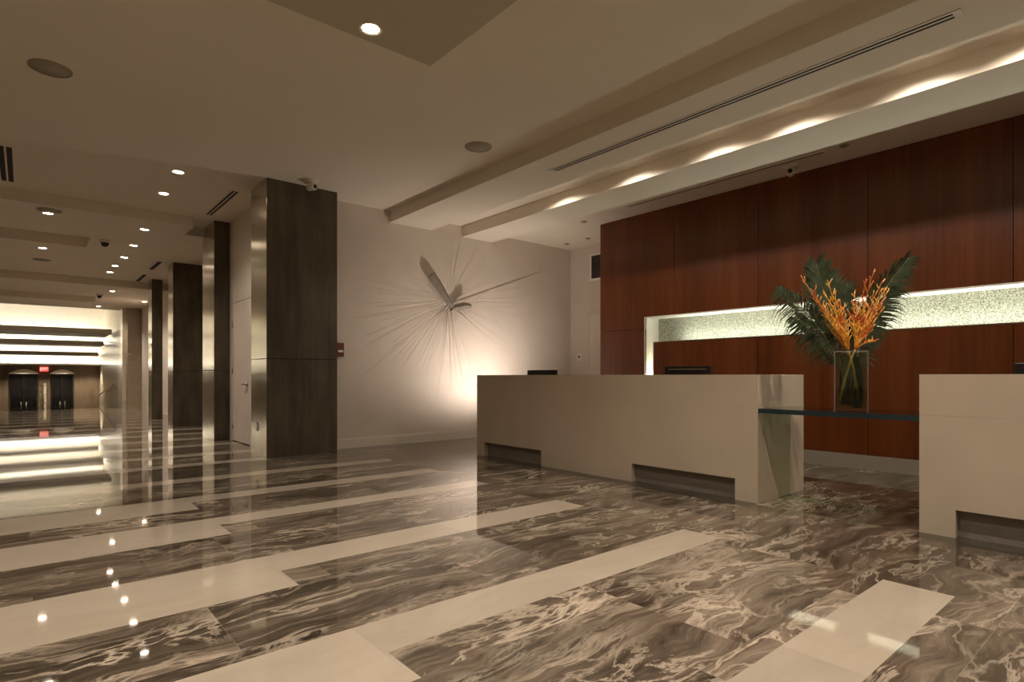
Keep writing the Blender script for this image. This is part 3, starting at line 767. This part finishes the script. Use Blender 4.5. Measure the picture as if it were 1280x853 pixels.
lamps = [
 (1.46,8.14,ZC,'lit recessed downlight nearest the tall column, first of the corridor row'),
 (1.48,9.23,ZC,'lit recessed downlight second of the corridor row, before the ceiling steps down'),
 (1.49,10.98,ZK,'lit recessed downlight third of the corridor row, first past the ceiling step'),
 (1.52,12.45,ZK,'lit recessed downlight fourth of the corridor row'),
 (1.53,13.82,ZK,'lit recessed downlight fifth of the corridor row'),
 (1.50,15.0,ZK,'lit recessed downlight sixth of the corridor row'),
 (1.50,16.0,ZK,'lit recessed downlight seventh of the corridor row, last before the second ceiling step'),
 (1.75,18.15,ZL,'lit recessed downlight in the lowest ceiling, left of the farthest column'),
 (2.72,20.1,ZL,'lit recessed downlight in the lowest ceiling above the marble end panel'),
 (1.80,22.4,ZL,'lit recessed downlight at the very edge of the lowest ceiling before the stairs'),
 (.266,10.78,ZK,'lit recessed downlight beside the round speaker at the left, nearer of two'),
 (.26,13.78,ZK,'lit recessed downlight at the left beyond the recessed ceiling pocket'),
]
P1 = 34
WARM2 = (1,.86,.75)
spot(1.82, 3.66, 3.43, P1)
for x, y_, z, lab in lamps:
    copy_thing(t0, (x, y_, z), lab)
    spot(x, y_, z-.02, P1*(.65 if 8.5 < y_ < 17.5 else .9 if y_ < 9 else 1.9))
# downlights of the same kind, added out of view to light the lobby
for (x, y_, z) in ((.3,3.66,3.45),(-.9,3.4,3.45),(1.82,1.6,3.45),(.3,1.6,3.45),(1.82,-.6,3.45),(.3,-.6,3.45),(3.25,2.1,ZC),(3.25,.9,ZC),(3.25,-.4,ZC),(3.25,-2.0,ZC),(.5,-3,ZC),(-2.2,6.0,ZC),(-2.2,2,ZC),(-2.4,-1.5,ZC),(-4.5,4.5,ZC),(-4.5,0,ZC),(-1.5,10.9,ZK),(-1.5,13.9,ZK),(-3.2,12.5,ZK),(-1.2,16.0,ZK),(-1.6,19.2,ZL)):
    copy_thing(t0, (x, y_, z), 'round recessed ceiling downlight added outside the view to light the lobby')
    spot(x, y_, z-.02, P1)
# wall washers hidden in the recess above the desks
w0 = None
for k, y_ in enumerate((5.55, 4.35, 3.27, 2.45, 1.45, .75, -.6, -1.7, -2.9)):
    x = 5.35
    lab = 'small downlight hidden in the ceiling recess above the reception desks'
    if w0 is None:
        w0 = thing('recess_downlight', (x, y_, ZC), lab, 'downlight', 'downlights in the recess above the desks')
        mb = MB(); mb.lathe([(.03,0),(.045,-.002),(.045,-.012),(.03,-.012),(.03,0)], n=20); o = mb.build('trim_ring', M['white']); o.parent = w0
        mb = MB(); mb.lathe([(0,-.004),(.031,-.004),(.031,-.001),(0,-.001)], n=20); o = mb.build('lamp_lens', M['lens']); o.parent = w0
    else: copy_thing(w0, (x, y_, ZC), lab)
    spot(x, y_, ZC-.03, 10, 160, .5, (1,.87,.73), .015)
# uplight standing behind the long desk, throwing its light up the artwork wall
u0 = thing('uplight', (6.05, 6.85, 0), 'low floor uplight standing behind the long desk, washing the artwork wall', 'lamp')
mb = MB(); mb.lathe([(0,0),(.13,0),(.13,.015),(.03,.03),(0,.03)], (6.05,6.85,0), 28); mb.build('base', M['chrome'], u0)
mb = MB(); mb.lathe([(.013,.03),(.013,.40),(0,.40)], (6.05,6.85,0), 14); mb.build('pole', M['chrome'], u0)
mb = MB(); mb.lathe([(0,.40),(.05,.40),(.085,.52),(.080,.52),(.046,.41),(0,.41)], (6.05,6.85,0), 28); mb.build('shade', M['chrome'], u0)
mb = MB(); mb.lathe([(0,.44),(.05,.445),(.05,.45),(0,.46)], (6.05,6.85,0), 20); mb.build('lamp_lens', M['lens'], u0)
spot(6.05, 6.85, .535, 50, 150, 1.0, WARM2, .035, (5.85, 8.0, 1.95))
# spotlight on the flowers, hidden in the recess
f0 = thing('accent_light', (5.27, .52, ZC), 'small spotlight hidden in the ceiling recess aimed at the flower vase', 'spotlight')
mb = MB(); mb.lathe([(0,-.015),(.03,-.015),(.035,0),(0,0)], n=20); o = mb.build('spot_base', M['white']); o.parent = f0
mb = MB(); mb.lathe([(0,-.05),(.03,-.05),(.035,-.02),(.02,-.015),(0,-.015)], n=20); o = mb.build('spot_head', M['chrome']); o.parent = f0
spot(5.27, .52, ZC-.07, 60, 36, .8, (1,.88,.74), .02, (4.93, 1.85, 1.25))
# speakers
def disc(name, r, mats_, loc, lab, cat, grp):
    t = thing(name, loc, lab, cat, grp)
    mb = MB(); mb.lathe([(r*.93,0),(r,0),(r,-.006),(r*.95,-.010),(r*.93,-.006),(r*.93,0)], n=48); o = mb.build('rim', mats_[0]); o.parent = t
    mb = MB(); mb.lathe([(0,-.007),(r*.94,-.005),(r*.94,-.001),(0,-.001)], n=48); o = mb.build('grille', mats_[1]); o.parent = t
    return t
SG = 'round ceiling speakers'
s0 = disc('ceiling_speaker', .148, (M['speaker'], M['speaker']), (.165, 6.08, ZC), 'round ceiling speaker at the upper left of the main ceiling', 'speaker', SG)
copy_thing(s0, (3.83, 5.11, ZC), 'round ceiling speaker nearest the stepped soffit in the main ceiling')
copy_thing(s0, (.28, 10.58, ZK), 'round ceiling speaker right beside the left lit downlight past the ceiling step')
copy_thing(s0, (.275, 15.2, ZK), 'round ceiling speaker farthest down the corridor')

# security cameras
def dome(loc, lab, dark=True):
    t = thing('security_camera', loc, lab, 'security camera', 'ceiling security cameras')
    mb = MB(); mb.lathe([(0,0),(.085,0),(.085,-.02),(.07,-.045),(0,-.045)], n=28); o = mb.build('mount', M['white'] if not dark else M['trim']); o.parent = t
    mb = MB(); mb.lathe([(.062,-.045),(.060,-.07),(.048,-.095),(.026,-.112),(0,-.118)], n=28); o = mb.build('dome', M['dome']); o.parent = t
    return t
d0 = dome((1.08, 12.3, ZK), 'dark dome security camera on the corridor ceiling beside the recessed pocket')
copy_thing(d0, (1.55, 19.0, ZL), 'dark dome security camera at the far end of the corridor ceiling')
def box_camera(loc, rz, lab):
    t = thing('security_camera', loc, lab, 'security camera', 'ceiling security cameras'); t.rotation_euler = (0,0,rz)
    mb = MB(); mb.lathe([(0,0),(.10,0),(.10,-.012),(.09,-.022),(0,-.022)], n=28); o = mb.build('mount', M['trim']); o.parent = t
    mb = MB(); mb.tube([(0,0,-.02),(0,0,-.06),(.02,0,-.075)], .016, 10); o = mb.build('arm', M['white']); o.parent = t
    mb = MB(); mb.lathe([(0,-.06),(.038,-.055),(.042,.06),(.034,.075),(.03,.07),(0,.07)], (.02,0,-.085), 20, axis='x'); o = mb.build('housing', M['white']); o.parent = t
    mb = MB(); mb.lathe([(0,.072),(.028,.072),(.022,.078),(0,.080)], (.02,0,-.085), 16, axis='x'); g = mb.build('lens', M['dome']); g.parent = o
    return t
box_camera((2.84, 7.42, ZC), math.radians(-70), 'small white security camera on the ceiling in front of the nearest column')
box_camera((6.95, 3.10, ZD), math.radians(200), 'small white security camera on the ceiling at the top of the wood wall')

# linear slot diffusers (run along the Y direction)
def slot(x, y0, y1, z, w, n_slots, lab):
    t = thing('slot_diffuser', (x, (y0+y1)/2, z), lab, 'air diffuser', 'linear slot air diffusers')
    g = .012
    mb = MB(); pitch = w/n_slots
    mb.box(x-w/2-g, x+w/2+g, y0-.05, y0, z-.006, z); mb.box(x-w/2-g, x+w/2+g, y1, y1+.05, z-.006, z)
    for k in range(n_slots+1):
        xx = x-w/2+k*pitch
        mb.box(xx-g, xx+g*.6, y0, y1, z-.006, z)
    mb.build('frame', M['trim'], t)
    for k in range(n_slots):
        xx = x-w/2+k*pitch
        mb = MB(); mb.box(xx+g*.6, xx+pitch-g, y0, y1, z-.004, z-.0005); mb.build('slot', M['dark'], t)
slot(4.645, 1.02, 4.74, ZS, .09, 2, 'long double slot air diffuser in the soffit over the reception desks')
slot(2.217, 8.48, 10.0, ZC, .10, 2, 'double slot air diffuser left of the nearest column top')
slot(-.16, 8.45, 9.95, ZC, .14, 2, 'double slot air diffuser at the left edge of the photo')
slot(2.16, 13.85, 15.0, ZK, .10, 1, 'short slot air diffuser left of the third column, nearer of two')
slot(2.165, 15.85, 17.1, ZK, .10, 1, 'short slot air diffuser left of the farthest column, farther of two')
slot(6.79, 2.67, 5.38, ZD, .05, 1, 'long narrow slot air diffuser along the top of the wood wall')
# small discs by the corner
q0 = thing('ceiling_sprinkler', (7.82, 7.66, ZD), 'small round sprinkler cover on the ceiling nearest the back corner', 'sprinkler', 'small ceiling sprinkler covers')
mb = MB(); mb.lathe([(0,-.010),(.045,-.010),(.05,-.006),(.05,0),(0,0)], n=20); o = mb.build('cover_plate', M['speaker']); o.parent = q0
mb = MB(); mb.lathe([(0,-.018),(.015,-.018),(.018,-.010),(0,-.010)], n=16); o = mb.build('cap', M['chrome']); o.parent = q0
copy_thing(q0, (7.80, 7.10, ZD), 'small round sprinkler cover on the ceiling above the wall vent')
copy_thing(q0, (6.90, 6.37, ZD), 'small round sprinkler cover just left of the wood wall top corner')
copy_thing(q0, (6.77, 2.45, ZD), 'small round sprinkler cover past the right end of the wood wall slot diffuser')

# spots without fixtures, added to brighten the far wall and its doors
for x in (-1.6, .0, 1.22, 2.1):
    spot(x, YF-.75, 1.48, 34, 125, .8, (1,.80,.60), .03)

# ------------------------------------------------------------------ camera, world, view
cam = bpy.data.cameras.new('camera'); co = bpy.data.objects.new('camera', cam); col.objects.link(co)
co.location = (0, 0, 1.06); co.rotation_euler = (PI/2, 0, -math.atan2(610, 722))
cam.sensor_width = 36; cam.lens = 36*722/1280; cam.shift_y = 43.5/1280; cam.clip_start = .05; cam.clip_end = 200
scene.camera = co
w = bpy.data.worlds.new('world'); scene.world = w; w.use_nodes = True
w.node_tree.nodes['Background'].inputs[0].default_value = (.02,.017,.013,1)
vs = scene.view_settings
vs.view_transform = 'Standard'; vs.look = 'None'; vs.gamma = 1; vs.exposure = 1.55; vs.use_curve_mapping = False
scene.cycles.max_bounces = 10; scene.cycles.diffuse_bounces = 6; scene.cycles.glossy_bounces = 6; scene.cycles.transparent_max_bounces = 16
scene.cycles.caustics_reflective = False; scene.cycles.caustics_refractive = False
scene.cycles.sample_clamp_indirect = 6
